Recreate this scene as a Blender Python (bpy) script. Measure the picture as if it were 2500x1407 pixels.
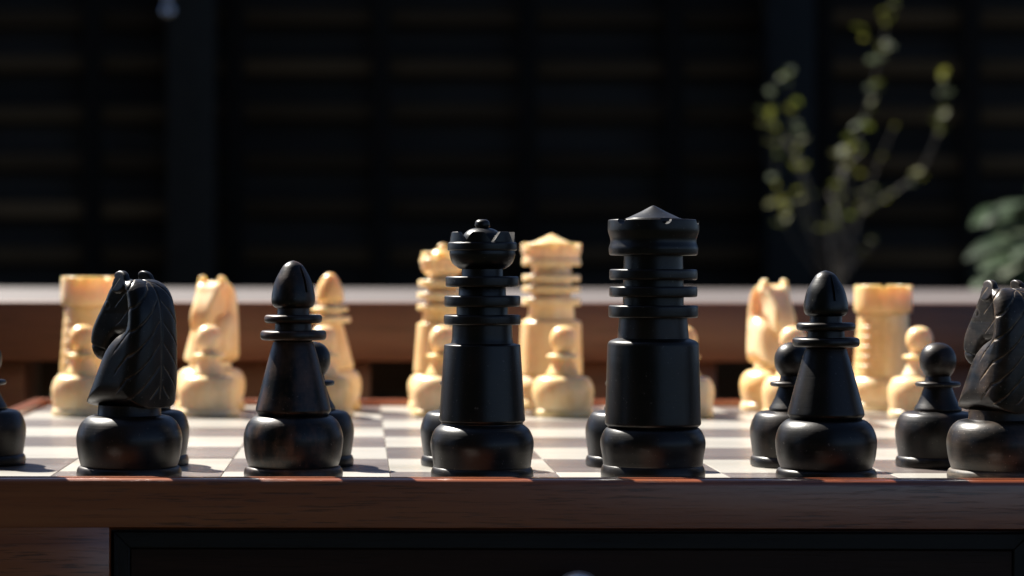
import bpy, bmesh, math, random
import numpy as np
from mathutils import Vector, Matrix

for o in list(bpy.data.objects):
    bpy.data.objects.remove(o)
R = math.radians
random.seed(7)
scene = bpy.context.scene
col = scene.collection

# ------------------------------------------------------------------ camera, sky, sun
SQ = 0.05                    # one board square
BOARD_Z = 0.46               # playing surface above the ground
CAM_H = 1.197 * SQ
FPX = 5695.0                 # focal length in photo pixels (2500 wide)
cam_d = bpy.data.cameras.new('camera')
cam = bpy.data.objects.new('camera', cam_d)
col.objects.link(cam)
cam.location = (0, 0, BOARD_Z + CAM_H)
cam.rotation_euler = (R(90), R(-0.12), 0)
cam_d.sensor_width = 36
cam_d.lens = FPX / 2500 * 36
cam_d.shift_x = (1250 - 880) / 2500
cam_d.shift_y = -(703.5 - 668) / 2500
cam_d.clip_start = 0.02
cam_d.clip_end = 500
cam_d.dof.use_dof = True
cam_d.dof.focus_distance = 13.50 * SQ
cam_d.dof.aperture_fstop = 82.0 / 5.5
cam_d.dof.aperture_blades = 0
scene.camera = cam

SUN_EL, SUN_AZ = 48.0, 40.0          # azimuth: degrees from +Y (away from camera) towards -X (left)
world = bpy.data.worlds.new('World')
scene.world = world
world.use_nodes = True
wn = world.node_tree.nodes
sky = wn.new('ShaderNodeTexSky')
sky.sky_type = 'NISHITA'
sky.sun_disc = False
sky.air_density = 0.45
sky.dust_density = 0.3
sky.ozone_density = 1.0
sky.sun_elevation = R(SUN_EL)
sky.sun_rotation = R(-SUN_AZ)
world.node_tree.links.new(sky.outputs[0], wn['Background'].inputs[0])
wn['Background'].inputs[1].default_value = 0.05

sun_d = bpy.data.lights.new('sun', 'SUN')
sun_d.energy = 5.0
sun_d.angle = R(0.53)
sun_d.color = (1.0, 0.95, 0.86)
sun = bpy.data.objects.new('sun', sun_d)
col.objects.link(sun)
to_sun = Vector((-math.sin(R(SUN_AZ)) * math.cos(R(SUN_EL)), math.cos(R(SUN_AZ)) * math.cos(R(SUN_EL)), math.sin(R(SUN_EL))))
sun.rotation_euler = to_sun.to_track_quat('Z', 'Y').to_euler()
sun.location = (-2, 3, 5)

scene.view_settings.view_transform = 'Standard'
scene.view_settings.look = 'None'
scene.view_settings.exposure = 1.7
scene.view_settings.gamma = 1.0
scene.render.engine = 'CYCLES'
scene.cycles.use_denoising = True
scene.cycles.max_bounces = 10
scene.cycles.sample_clamp_indirect = 6.0

# ------------------------------------------------------------------ helpers
def tag(o, label=None, cat=None, group=None, kind=None):
    if label: o['label'] = label
    if cat: o['category'] = cat
    if group: o['group'] = group
    if kind: o['kind'] = kind
    return o

def empty(name, loc, rz=0.0):
    o = bpy.data.objects.new(name, None)
    col.objects.link(o)
    o.empty_display_size = 0.01
    o.location = loc
    o.rotation_euler = (0, 0, rz)
    return o

def obj(name, me, mat=None, parent=None, loc=(0, 0, 0), rot=(0, 0, 0)):
    o = bpy.data.objects.new(name, me)
    col.objects.link(o)
    if mat and not me.materials: me.materials.append(mat)
    o.parent = parent
    o.location = loc
    o.rotation_euler = rot
    return o

def smooth(me, ang=35):
    for p in me.polygons: p.use_smooth = True
    me.set_sharp_from_angle(angle=R(ang))
    return me

def box_mesh(name, sx, sy, sz, bevel=0.0, seg=2, centre=(0, 0, 0)):
    bm = bmesh.new()
    bmesh.ops.create_cube(bm, size=1.0)
    bmesh.ops.scale(bm, verts=bm.verts, vec=(sx, sy, sz))
    if bevel:
        bmesh.ops.bevel(bm, geom=bm.edges[:], offset=bevel, segments=seg, profile=0.5, affect='EDGES')
    bmesh.ops.translate(bm, verts=bm.verts, vec=centre)
    me = bpy.data.meshes.new(name)
    bm.to_mesh(me); bm.free()
    return smooth(me)

def fillet(pts, n=4):
    """pts: (r, z) or (r, z, fillet radius) -> rounded polyline"""
    out = []
    for i, p in enumerate(pts):
        f = p[2] if len(p) > 2 else 0.0
        if f <= 0 or i in (0, len(pts) - 1):
            out.append((p[0], p[1])); continue
        P = Vector((p[0], p[1])); A = Vector(pts[i-1][:2]); B = Vector(pts[i+1][:2])
        da, db = A - P, B - P
        fa, fb = min(f, da.length * .49), min(f, db.length * .49)
        a, b = P + da.normalized() * fa, P + db.normalized() * fb
        for k in range(n + 1):
            t = k / n
            q = (1-t)**2 * a + 2*t*(1-t) * P + t*t * b
            out.append((q.x, q.y))
    return out

def spline(pts, n=5):
    """Catmull-Rom through (r, z) points"""
    out = []
    P = [Vector(p) for p in pts]
    for i in range(len(P) - 1):
        p0 = P[max(i-1, 0)]; p1 = P[i]; p2 = P[i+1]; p3 = P[min(i+2, len(P)-1)]
        for k in range(n):
            t = k / n
            q = 0.5 * ((2*p1) + (p2-p0)*t + (2*p0-5*p1+4*p2-p3)*t*t + (3*p1-p0-3*p2+p3)*t**3)
            out.append((q.x, q.y))
    out.append((P[-1].x, P[-1].y))
    return out

MM = 0.001
def lathe(name, prof, seg=72, ang=32, wob=0.0):
    """closed lathe, profile in mm from bottom to top, capped on the axis"""
    if prof[0][0] > 1e-6: prof = [(0, prof[0][1])] + list(prof)
    if prof[-1][0] > 1e-6: prof = list(prof) + [(0, prof[-1][1])]
    vs, fs, rings = [], [], []
    for r, z in prof:
        if r < 1e-6:
            rings.append([len(vs)]); vs.append((0, 0, z*MM))
        else:
            rr = []
            for k in range(seg):
                a = 2*math.pi*k/seg
                q = r * (1 + wob * math.sin(2*a + z*.2))
                rr.append(len(vs)); vs.append((q*math.cos(a)*MM, q*math.sin(a)*MM, z*MM))
            rings.append(rr)
    for A, B in zip(rings, rings[1:]):
        if len(A) == 1 and len(B) == 1: continue
        for k in range(seg):
            k2 = (k+1) % seg
            if len(A) == 1: fs.append((A[0], B[k2], B[k]))
            elif len(B) == 1: fs.append((A[k], A[k2], B[0]))
            else: fs.append((A[k], A[k2], B[k2], B[k]))
    me = bpy.data.meshes.new(name)
    me.from_pydata(vs, [], fs)
    bm = bmesh.new(); bm.from_mesh(me)
    bmesh.ops.recalc_face_normals(bm, faces=bm.faces)
    bm.to_mesh(me); bm.free()
    return smooth(me, ang)

def cut(me, cutters, ang=32):
    """boolean-difference a list of bmesh-built cutter meshes from a mesh, return a new mesh"""
    o = bpy.data.objects.new('tmp', me); col.objects.link(o)
    tmp = []
    for c in cutters:
        co = bpy.data.objects.new('tmpc', c); col.objects.link(co); tmp.append(co)
        m = o.modifiers.new('b', 'BOOLEAN'); m.operation = 'DIFFERENCE'; m.object = co; m.solver = 'EXACT'
    dg = bpy.context.evaluated_depsgraph_get(); dg.update()
    ev = o.evaluated_get(dg)
    new = bpy.data.meshes.new_from_object(ev)
    for t in tmp + [o]: bpy.data.objects.remove(t)
    new.name = me.name
    new.materials.clear()
    return smooth(new, ang)

def cyl_mesh(r, length, mat4, seg=20, sx=1.0):
    bm = bmesh.new()
    bmesh.ops.create_cone(bm, cap_ends=True, segments=seg, radius1=r, radius2=r, depth=length)
    bmesh.ops.scale(bm, verts=bm.verts, vec=(sx, 1, 1))
    bmesh.ops.transform(bm, matrix=mat4, verts=bm.verts)
    me = bpy.data.meshes.new('c'); bm.to_mesh(me); bm.free()
    return me

def tube_mesh(name, pts, radii, seg=8):
    vs, fs = [], []
    P = [Vector(p) for p in pts]
    for i, p in enumerate(P):
        d = (P[min(i+1, len(P)-1)] - P[max(i-1, 0)]).normalized()
        u = d.cross(Vector((0, 1, 0.1))).normalized(); w = d.cross(u)
        for k in range(seg):
            a = 2*math.pi*k/seg
            vs.append(p + (u*math.cos(a) + w*math.sin(a)) * radii[i])
    for i in range(len(P)-1):
        for k in range(seg):
            k2 = (k+1) % seg
            fs.append((i*seg+k, i*seg+k2, (i+1)*seg+k2, (i+1)*seg+k))
    fs.append(tuple(range(seg))[::-1]); fs.append(tuple((len(P)-1)*seg + k for k in range(seg)))
    me = bpy.data.meshes.new(name)
    me.from_pydata([tuple(v) for v in vs], [], fs)
    return smooth(me, 60)

# ------------------------------------------------------------------ materials
class NT:
    def __init__(self, name):
        self.m = bpy.data.materials.new(name); self.m.use_nodes = True
        self.t = self.m.node_tree; self.n = self.t.nodes
        self.b = self.n['Principled BSDF']
    def add(self, typ, **kw):
        nd = self.n.new(typ)
        for k, v in kw.items(): setattr(nd, k, v)
        return nd
    def link(self, a, b): self.t.links.new(a, b)
    def coords(self, scale=(1, 1, 1), rnd=False):
        tc = self.add('ShaderNodeTexCoord'); mp = self.add('ShaderNodeMapping')
        mp.inputs['Scale'].default_value = scale
        self.link(tc.outputs['Object'], mp.inputs['Vector'])
        if rnd:
            oi = self.add('ShaderNodeObjectInfo'); mu = self.add('ShaderNodeMath', operation='MULTIPLY')
            mu.inputs[1].default_value = 37.0
            self.link(oi.outputs['Random'], mu.inputs[0])
            cb = self.add('ShaderNodeCombineXYZ')
            for i in range(3): self.link(mu.outputs[0], cb.inputs[i])
            self.link(cb.outputs[0], mp.inputs['Location'])
        return mp.outputs[0]
    def noise(self, vec, scale=1.0, detail=4, rough=0.55):
        nd = self.add('ShaderNodeTexNoise')
        nd.inputs['Scale'].default_value = scale; nd.inputs['Detail'].default_value = detail
        nd.inputs['Roughness'].default_value = rough
        self.link(vec, nd.inputs['Vector'])
        return nd.outputs['Fac']
    def ramp(self, fac, stops, interp='LINEAR'):
        nd = self.add('ShaderNodeValToRGB'); cr = nd.color_ramp; cr.interpolation = interp
        while len(cr.elements) < len(stops): cr.elements.new(0.5)
        for e, (p, c) in zip(cr.elements, stops):
            e.position = p; e.color = tuple(c) + (1,) if len(c) == 3 else c
        self.link(fac, nd.inputs[0])
        return nd.outputs[0]
    def mix(self, fac, a, b, mode='MIX'):
        nd = self.add('ShaderNodeMix', data_type='RGBA', blend_type=mode)
        for sock, v in ((nd.inputs[0], fac), (nd.inputs[6], a), (nd.inputs[7], b)):
            if hasattr(v, 'links'): self.link(v, sock)
            elif isinstance(v, (int, float)): sock.default_value = v
            else: sock.default_value = tuple(v) + (1,)
        return nd.outputs[2]
    def math(self, op, a, b=0.0, clamp=False):
        nd = self.add('ShaderNodeMath', operation=op); nd.use_clamp = clamp
        for i, v in enumerate((a, b)):
            if hasattr(v, 'links'): self.link(v, nd.inputs[i])
            else: nd.inputs[i].default_value = v
        return nd.outputs[0]
    def bump(self, h, strength=0.3, dist=0.001):
        nd = self.add('ShaderNodeBump'); nd.inputs['Strength'].default_value = strength
        nd.inputs['Distance'].default_value = dist
        self.link(h, nd.inputs['Height']); self.link(nd.outputs[0], self.b.inputs['Normal'])
    def set(self, **kw):
        for k, v in kw.items():
            s = self.b.inputs[k.replace('_', ' ')]
            if hasattr(v, 'links'): self.link(v, s)
            else: s.default_value = v if not (isinstance(v, tuple) and len(v) == 3 and s.type == 'RGBA') else v + (1,)

BW = (0, 0, 0), (1, 1, 1)

def wood(name, c_dark, c_mid, c_light, rough=0.3, coat=0.3, along=0, pores=0.7, scale=1.0, rnd=True, vary=0.0, spec=0.5, pore_col=(0.012, 0.005, 0.003)):
    t = NT(name)
    def sc(a, b):
        v = [b*scale]*3; v[along] = a*scale; return tuple(v)
    g = t.noise(t.coords(sc(5, 210), rnd), 1.0, 6, 0.62)
    g2 = t.noise(t.coords(sc(3, 38), rnd), 1.0, 3, 0.5)
    f = t.math('ADD', t.math('MULTIPLY', g, 0.6), t.math('MULTIPLY', g2, 0.5))
    c = t.ramp(f, [(0.38, c_dark), (0.53, c_mid), (0.70, c_light)])
    p = t.noise(t.coords(sc(85, 2000), rnd), 1.0, 3, 0.55)
    pz = t.noise(t.coords(sc(18, 60), rnd), 1.0, 2, 0.5)
    pm = t.math('MULTIPLY', t.ramp(p, [(0.55, BW[0]), (0.64, BW[1])]), t.ramp(pz, [(0.38, BW[0]), (0.58, BW[1])]))
    pm = t.math('MULTIPLY', pm, pores)
    c = t.mix(pm, c, pore_col)
    if vary:
        oi = t.add('ShaderNodeObjectInfo'); hs = t.add('ShaderNodeHueSaturation')
        t.link(t.math('ADD', t.math('MULTIPLY', oi.outputs['Random'], vary), 1.0 - vary * 0.6), hs.inputs['Value'])
        t.link(c, hs.inputs['Color']); c = hs.outputs[0]
    t.set(Base_Color=c, Specular_IOR_Level=spec, Coat_Weight=coat, Coat_Roughness=rough*0.7)
    rr = t.math('ADD', t.math('MULTIPLY', g2, 0.25), rough - 0.08)
    t.set(Roughness=rr)
    h = t.math('SUBTRACT', t.math('MULTIPLY', g, 0.35), pm)
    t.bump(h, 0.35, 0.0004)
    return t.m

def black_piece(name, wear=0.25, wear_col=(0.06, 0.032, 0.017), rough=0.37, dust=0.0, carved=False):
    t = NT(name)
    co = t.coords((1, 1, 1), True)
    lines = t.noise(t.coords((45, 45, 1500), True), 1.0, 3, 0.6)        # turning marks
    blot = t.noise(co, 95, 5, 0.65)
    blot2 = t.noise(co, 700, 4, 0.6)
    streak = t.noise(t.coords((300, 300, 60), True), 1.0, 4, 0.6)
    w = t.ramp(t.math('ADD', t.math('MULTIPLY', blot, 0.65), t.math('MULTIPLY', streak, 0.35)), [(0.46, BW[0]), (0.66, BW[1])])
    w = t.math('MULTIPLY', w, wear)
    geo = t.add('ShaderNodeNewGeometry')
    edge = t.ramp(geo.outputs['Pointiness'], [(0.515, BW[0]), (0.58, BW[1])])
    edge = t.math('MULTIPLY', edge, t.math('MULTIPLY', blot2, 0.35 + wear))
    w = t.math('ADD', w, edge, clamp=True)
    c = t.mix(w, (0.0016, 0.0017, 0.0021), wear_col)
    specks = t.ramp(t.noise(co, 1500, 1, 0.4), [(0.732, BW[0]), (0.758, BW[1])])
    c = t.mix(t.math('MULTIPLY', specks, 0.30 + dust), c, (0.20, 0.18, 0.16))
    gline = None
    if carved:                                # incised mane lines: spine and chevrons (object space, mm)
        sp = t.add('ShaderNodeSeparateXYZ'); t.link(t.coords((1000, 1000, 1000)), sp.inputs[0])
        x_, z_ = sp.outputs[0], sp.outputs[2]
        ay = t.math('ABSOLUTE', sp.outputs[1])
        tt = t.math('ADD', ay, t.math('MULTIPLY', t.math('MAXIMUM', t.math('ADD', x_, 8.5), 0.0), 0.85))
        wv = t.math('MULTIPLY', t.math('SUBTRACT', t.noise(co, 220, 2, 0.5), 0.5), 1.6)
        g = t.math('ADD', t.math('SUBTRACT', t.math('ADD', z_, t.math('MULTIPLY', tt, 1.12)), 3.0), wv)
        fr = t.math('FLOORED_MODULO', g, 6.2)
        dist = t.math('DIVIDE', t.math('MINIMUM', fr, t.math('SUBTRACT', 6.2, fr)), 1.5)
        chev = t.ramp(dist, [(0.10, BW[1]), (0.26, BW[0])])
        chev = t.math('MULTIPLY', chev, t.ramp(t.math('DIVIDE', tt, 16.0), [(0.03, BW[0]), (0.08, BW[1]), (0.80, BW[1]), (0.92, BW[0])]))
        chev = t.math('MULTIPLY', chev, t.math('LESS_THAN', x_, 0.8))
        spn = t.math('MULTIPLY', t.ramp(ay, [(0.12, BW[1]), (0.30, BW[0])]), t.math('LESS_THAN', x_, -2.0))
        gline = t.math('MULTIPLY', t.math('MAXIMUM', chev, spn), t.math('MULTIPLY', t.math('GREATER_THAN', z_, 23.5), t.math('LESS_THAN', z_, 58.2)))
        gf = t.math('MULTIPLY', gline, t.math('MULTIPLY', t.ramp(t.noise(co, 330, 3, 0.6), [(0.36, BW[0]), (0.6, BW[1])]), 0.35 + 2.4 * dust), clamp=True)
        c = t.mix(gf, c, (0.24, 0.17, 0.105))
    if dust:
        d = t.math('MULTIPLY', t.ramp(t.noise(t.coords((60, 60, 420), True), 1.0, 5, 0.7), [(0.42, BW[0]), (0.75, BW[1])]), dust)
        c = t.mix(d, c, (0.16, 0.125, 0.09))
    rr = t.math('ADD', t.math('MULTIPLY', blot, 0.16), rough - 0.08)
    rr = t.math('ADD', rr, t.math('MULTIPLY', w, 0.12))
    t.set(Base_Color=c, Roughness=rr, Specular_IOR_Level=0.32)
    h = t.math('ADD', t.math('MULTIPLY', lines, 0.5), t.math('MULTIPLY', blot2, 0.35))
    if gline is not None: h = t.math('SUBTRACT', h, t.math('MULTIPLY', gline, 1.6))
    t.bump(h, 0.33, 0.00022)
    return t.m

def cream_piece(name):
    t = NT(name)
    co = t.coords((1, 1, 1), True)
    n1 = t.noise(co, 60, 4, 0.6)
    n2 = t.noise(t.coords((500, 500, 70), True), 1.0, 4, 0.6)
    f = t.math('ADD', t.math('MULTIPLY', n1, 0.6), t.math('MULTIPLY', n2, 0.4))
    c = t.ramp(f, [(0.35, (0.72, 0.465, 0.215)), (0.50, (0.82, 0.575, 0.30)), (0.68, (0.87, 0.67, 0.41))])
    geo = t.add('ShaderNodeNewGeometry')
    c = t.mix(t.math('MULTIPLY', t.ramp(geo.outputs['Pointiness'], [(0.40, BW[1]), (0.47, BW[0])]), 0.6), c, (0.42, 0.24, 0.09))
    oi = t.add('ShaderNodeObjectInfo'); hs = t.add('ShaderNodeHueSaturation')
    t.link(t.math('ADD', t.math('MULTIPLY', oi.outputs['Random'], 0.25), 0.86), hs.inputs['Saturation'])
    t.link(c, hs.inputs['Color']); c = hs.outputs[0]
    t.set(Base_Color=c, Roughness=0.30, Specular_IOR_Level=0.5, Subsurface_Weight=0.32,
          Subsurface_Radius=(0.0110, 0.0062, 0.0026), Subsurface_Scale=1.0)
    lines = t.noise(t.coords((40, 40, 1200), True), 1.0, 3, 0.6)
    t.bump(lines, 0.2, 0.0002)
    return t.m

M = {}
M['rail'] = wood('mahogany_rail', (0.1028, 0.02431, 0.00748), (0.2104, 0.05142, 0.01543), (0.2898, 0.08415, 0.02711), rough=0.28, coat=0.7, pores=0.6)
M['stile'] = wood('mahogany_stile', (0.0935, 0.01785, 0.0051), (0.1955, 0.0391, 0.0102), (0.272, 0.0646, 0.017), rough=0.32, coat=0.4, along=2)
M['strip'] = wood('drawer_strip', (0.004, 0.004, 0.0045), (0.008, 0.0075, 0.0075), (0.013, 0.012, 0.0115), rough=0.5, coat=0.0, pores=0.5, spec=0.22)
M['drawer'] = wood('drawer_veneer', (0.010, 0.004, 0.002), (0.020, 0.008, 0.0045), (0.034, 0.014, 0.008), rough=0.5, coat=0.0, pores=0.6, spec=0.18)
M['light_square'] = wood('maple_square', (0.3066, 0.2883, 0.2518), (0.3504, 0.3322, 0.2957), (0.376, 0.3577, 0.3248), rough=0.30, coat=0.25, pores=0.3, vary=0.10, pore_col=(0.2555, 0.1971, 0.1314))
M['dark_square'] = wood('walnut_square', (0.0803, 0.06424, 0.05913), (0.1066, 0.0876, 0.08103), (0.1387, 0.1153, 0.1066), rough=0.30, coat=0.25, pores=0.6, vary=0.25)
M['bed'] = wood('board_bed', (0.02, 0.012, 0.009), (0.03, 0.018, 0.013), (0.04, 0.025, 0.018), rough=0.5, coat=0.0)
M['black'] = black_piece('black_lacquered_wood', 0.10)
M['black_worn'] = black_piece('black_wood_worn_brown', 0.68, (0.095, 0.046, 0.025), 0.36)
M['black_semi'] = black_piece('black_wood_part_worn', 0.30)
M['black_carved'] = black_piece('black_wood_carved', 0.25, carved=True)
M['black_dusty'] = black_piece('black_wood_dusty', 0.40, (0.085, 0.050, 0.030), 0.36, 0.16, carved=True)
M['foot_dusty'] = black_piece('black_wood_dusty_foot', 0.6, (0.12, 0.08, 0.05), 0.55, 0.95)
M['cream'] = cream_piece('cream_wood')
M['bench'] = wood('bench_wood', (0.0528, 0.0216, 0.0112), (0.0944, 0.0392, 0.0208), (0.144, 0.064, 0.036), rough=0.42, coat=0.10, scale=0.35, pores=0.4)
M['seat'] = wood('bench_seat_wood', (0.05692, 0.0425, 0.03642), (0.07968, 0.06224, 0.05428), (0.09868, 0.07968, 0.07093), rough=0.45, coat=0.0, scale=0.35, pores=0.4)  # same wood as the frame, greyer: sun glare put into the colour
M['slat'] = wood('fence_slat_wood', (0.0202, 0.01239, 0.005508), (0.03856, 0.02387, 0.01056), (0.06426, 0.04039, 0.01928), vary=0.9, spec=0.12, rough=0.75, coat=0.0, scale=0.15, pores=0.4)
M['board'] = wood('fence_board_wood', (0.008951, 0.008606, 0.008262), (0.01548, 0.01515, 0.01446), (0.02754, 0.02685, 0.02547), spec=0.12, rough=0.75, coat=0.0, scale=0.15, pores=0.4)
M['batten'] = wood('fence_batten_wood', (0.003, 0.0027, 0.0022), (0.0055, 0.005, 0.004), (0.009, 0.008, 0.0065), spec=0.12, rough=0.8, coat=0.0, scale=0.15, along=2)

def plain(name, c1, c2, rough=0.5, scale=20, metallic=0.0, bump=0.2, dist=0.002, spec=0.5):
    t = NT(name)
    n = t.noise(t.coords((1, 1, 1), True), scale, 5, 0.6)
    t.set(Base_Color=t.ramp(n, [(0.3, c1), (0.7, c2)]), Roughness=rough, Metallic=metallic, Specular_IOR_Level=spec)
    t.bump(n, bump, dist)
    return t.m
M['post'] = plain('post_painted', (0.0105, 0.0098, 0.0080), (0.0165, 0.0155, 0.0128), 0.6, 30, spec=0.15)
M['post_dark'] = plain('post_dark_painted', (0.004, 0.0055, 0.0062), (0.008, 0.010, 0.011), 0.6, 30, spec=0.15)
M['steel'] = plain('steel', (0.55, 0.57, 0.64), (0.68, 0.70, 0.78), 0.22, 300, 1.0, 0.05, 0.0002)
M['knob'] = plain('knob_metal', (0.50, 0.49, 0.47), (0.62, 0.61, 0.58), 0.35, 400, 0.9, 0.05, 0.0002)
M['lawn'] = plain('lawn', (0.010, 0.011, 0.006), (0.024, 0.024, 0.014), 0.9, 9, 0, 0.8, 0.02, spec=0.1)
M['soil'] = plain('soil', (0.022, 0.015, 0.010), (0.05, 0.035, 0.024), 0.95, 25, 0, 0.8, 0.02)
M['twig'] = plain('twig_bark', (0.045, 0.0375, 0.03), (0.0975, 0.0825, 0.0675), 0.7, 60)

M['sky_blocker'] = plain('sky_blocker_dark', (0.004, 0.005, 0.003), (0.009, 0.011, 0.006), 0.9, 14, 0, 0.9, 0.05, spec=0.1)  # dark surface of the added blocker behind the camera
def leaf_mat(name, c1, c2, trans=0.45, rough=0.4):
    t = NT(name)
    oi = t.add('ShaderNodeObjectInfo')
    n = t.noise(t.coords((1, 1, 1), True), 40, 4, 0.6)
    f = t.math('ADD', t.math('MULTIPLY', oi.outputs['Random'], 0.6), t.math('MULTIPLY', n, 0.4))
    c = t.ramp(f, [(0.2, c1), (0.8, c2)])
    t.set(Base_Color=c, Roughness=rough + 0.2, Specular_IOR_Level=0.2)
    tr = t.add('ShaderNodeBsdfTranslucent'); mx = t.add('ShaderNodeMixShader')
    t.link(c, tr.inputs[0]); mx.inputs[0].default_value = trans
    t.link(t.b.outputs[0], mx.inputs[1]); t.link(tr.outputs[0], mx.inputs[2])
    t.link(mx.outputs[0], t.n['Material Output'].inputs[0])
    return t.m
M['leaf'] = leaf_mat('young_leaf', (0.045, 0.06, 0.00975), (0.105, 0.105, 0.0195), 0.5)
M['broad'] = leaf_mat('broad_leaf', (0.018, 0.036, 0.014), (0.045, 0.08, 0.033), 0.3, 0.35)
M['pale'] = leaf_mat('pale_leaf', (0.07, 0.09, 0.05), (0.16, 0.185, 0.12), 0.3, 0.35)

# ------------------------------------------------------------------ setting: ground, fence
def sheet(name, x0, x1, y0, y1, z, mat):
    me = bpy.data.meshes.new(name)
    me.from_pydata([(x0, y0, z), (x1, y0, z), (x1, y1, z), (x0, y1, z)], [], [(0, 1, 2, 3)])
    return tag(obj(name, me, mat), kind='structure')
sheet('ground', -150, 150, -150, 150, 0.0, M['lawn'])
sheet('soil_bed', -4.0, 5.0, 3.9, 5.93, 0.004, M['soil'])

def blocker_mesh(name, x0, x1, y0, y1, h, n=0.12):
    bm = bmesh.new()
    bmesh.ops.create_cube(bm, size=1.0)
    bmesh.ops.scale(bm, verts=bm.verts, vec=(x1-x0, y1-y0, h))
    bmesh.ops.subdivide_edges(bm, edges=bm.edges[:], cuts=40, use_grid_fill=True)
    rr = random.Random(3)
    for v in bm.verts:
        v.co += Vector((rr.uniform(-1, 1), rr.uniform(-1, 1), rr.uniform(-1, 1))) * 0.05
    bmesh.ops.translate(bm, verts=bm.verts, vec=((x0+x1)/2, (y0+y1)/2, h/2 + 0.03))
    me = bpy.data.meshes.new(name); bm.to_mesh(me); bm.free()
    return me
sky_blocker = obj('unseen_sky_blocker', blocker_mesh('unseen_sky_blocker', -7.0, 0.27, -2.3, -1.2, 5.5), M['sky_blocker'])  # added out of view to keep sky light off the black pieces' fronts
tag(sky_blocker, 'tall dark unseen mass added behind the camera to block sky light', 'sky_blocker')

FY = 6.0                                    # fence distance
def fx(px, D=FY): return (px - 880) / FPX * D
def fz(py, D=FY): return BOARD_Z + CAM_H - (py - 668) / FPX * D

FENCE_TOP = 1.92
def fence_post(px, mat, label, w=0.12):
    x = fx(px)
    root = empty('fence_post', (x, FY - 0.10, 0))
    tag(root, label, 'post', 'posts of the slatted fence')
    obj('post_shaft', box_mesh('post_shaft', w, 0.10, FENCE_TOP + 0.06, 0.006, 2, (0, 0, (FENCE_TOP + 0.06) / 2)), mat, root)
    obj('post_cap', box_mesh('post_cap', w + 0.02, 0.12, 0.025, 0.006, 2, (0, 0, FENCE_TOP + 0.06 + 0.0135)), mat, root)
    return root
PX = [-2395, -960, 475, 1905, 3340, 4775]
PL = [('post_dark', 'dark end post of the fence, beyond the left picture edge'), ('post_dark', 'dark fence post far left behind the chess board'), ('post', 'pale grey blue fence post behind the left black knight'),
      ('post_dark', 'dark blue grey fence post behind the leafy twigs'), ('post_dark', 'dark fence post far right beyond the broad leaves'),
      ('post_dark', 'dark end post of the fence, beyond the right picture edge')]
posts = [fence_post(p, M[m], l) for p, (m, l) in zip(PX, PL)]
# two round steel bolts on a hook plate beside the pale post
hook = empty('bolt_plate', (fx(421), FY - 0.135, fz(24)))
tag(hook, 'small steel plate with two shiny round bolts beside the pale post', 'bolt plate')
obj('plate', box_mesh('plate', 0.03, 0.006, 0.085, 0.001, 2), M['post_dark'], hook)
for py in (4, 43):
    bm = bmesh.new(); bmesh.ops.create_uvsphere(bm, u_segments=24, v_segments=12, radius=0.018)
    bmesh.ops.scale(bm, verts=bm.verts, vec=(1, 0.7, 1))
    me = bpy.data.meshes.new('bolt'); bm.to_mesh(me); bm.free()
    obj('bolt', smooth(me, 60), M['steel'], hook, (0, -0.006, fz(py) - fz(24)))

PITCH = 0.1225
panel_labels = ['end panel of the slatted fence, beyond the left picture edge', 'slatted wooden fence panel left of the pale post', 'slatted wooden fence panel in shade between the two posts',
                'slatted wooden fence panel right of the twigs', 'end panel of the slatted fence, beyond the right picture edge']
for i in range(5):
    xa, xb = fx(PX[i]), fx(PX[i+1])
    L = xb - xa - 0.006
    root = empty('slatted_fence', ((xa + xb) / 2, FY, 0))
    tag(root, panel_labels[i], 'fence', 'slatted fence panels')
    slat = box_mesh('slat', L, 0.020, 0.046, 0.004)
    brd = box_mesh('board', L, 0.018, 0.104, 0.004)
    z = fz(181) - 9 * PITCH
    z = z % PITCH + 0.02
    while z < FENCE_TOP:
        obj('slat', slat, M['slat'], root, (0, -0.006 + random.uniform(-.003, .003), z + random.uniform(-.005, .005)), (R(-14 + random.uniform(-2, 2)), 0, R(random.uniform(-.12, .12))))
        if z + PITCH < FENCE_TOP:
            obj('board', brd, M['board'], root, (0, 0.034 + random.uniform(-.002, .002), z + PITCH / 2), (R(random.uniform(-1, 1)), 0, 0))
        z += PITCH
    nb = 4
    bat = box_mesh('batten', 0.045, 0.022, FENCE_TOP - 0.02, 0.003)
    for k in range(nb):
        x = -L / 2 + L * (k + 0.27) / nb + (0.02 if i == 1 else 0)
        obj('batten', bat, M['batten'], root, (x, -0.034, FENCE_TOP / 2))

# ------------------------------------------------------------------ bench behind the table
BY0 = 23.2 * SQ
BTOP = BOARD_Z + 0.924 * SQ
bench = empty('wooden_bench', (0.10, BY0, 0))
tag(bench, 'low brown wooden bench with wide plank seat behind the chess table', 'bench')
BL = 2.2
depth = 0.94
npl = 7
pw = depth / npl
pl = box_mesh('seat_plank', BL, pw - 0.004, 0.018, 0.0025)
for k in range(npl):
    obj('seat_plank', pl, M['seat'], bench, (0, (k + 0.5) * pw, BTOP - 0.009), (R(random.uniform(-.15, .25)), 0, 0))
fb_h = 0.0293
obj('front_board', box_mesh('front_board', BL + 0.004, 0.022, fb_h, 0.0015), M['bench'], bench, (0, -0.012, BTOP - 0.0003 - fb_h / 2))
zb = BTOP - 0.0003 - fb_h
k0 = (51 - 880) / FPX * BY0 - 0.10
pit = 856 / FPX * BY0
for k in range(-5, 6):
    xs = k0 + k * pit
    wd = pit * 0.60
    if abs(xs - wd / 2) < BL / 2 - wd / 2:
        obj('spacer_block', box_mesh('spacer_block', wd, 0.06, 0.055, 0.002), M['bench'], bench, (xs - wd / 2, 0.045, zb - 0.0285))
obj('lower_board', box_mesh('lower_board', BL, 0.10, 0.022, 0.002), M['bench'], bench, (0, 0.055, zb - 0.0685))
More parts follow.
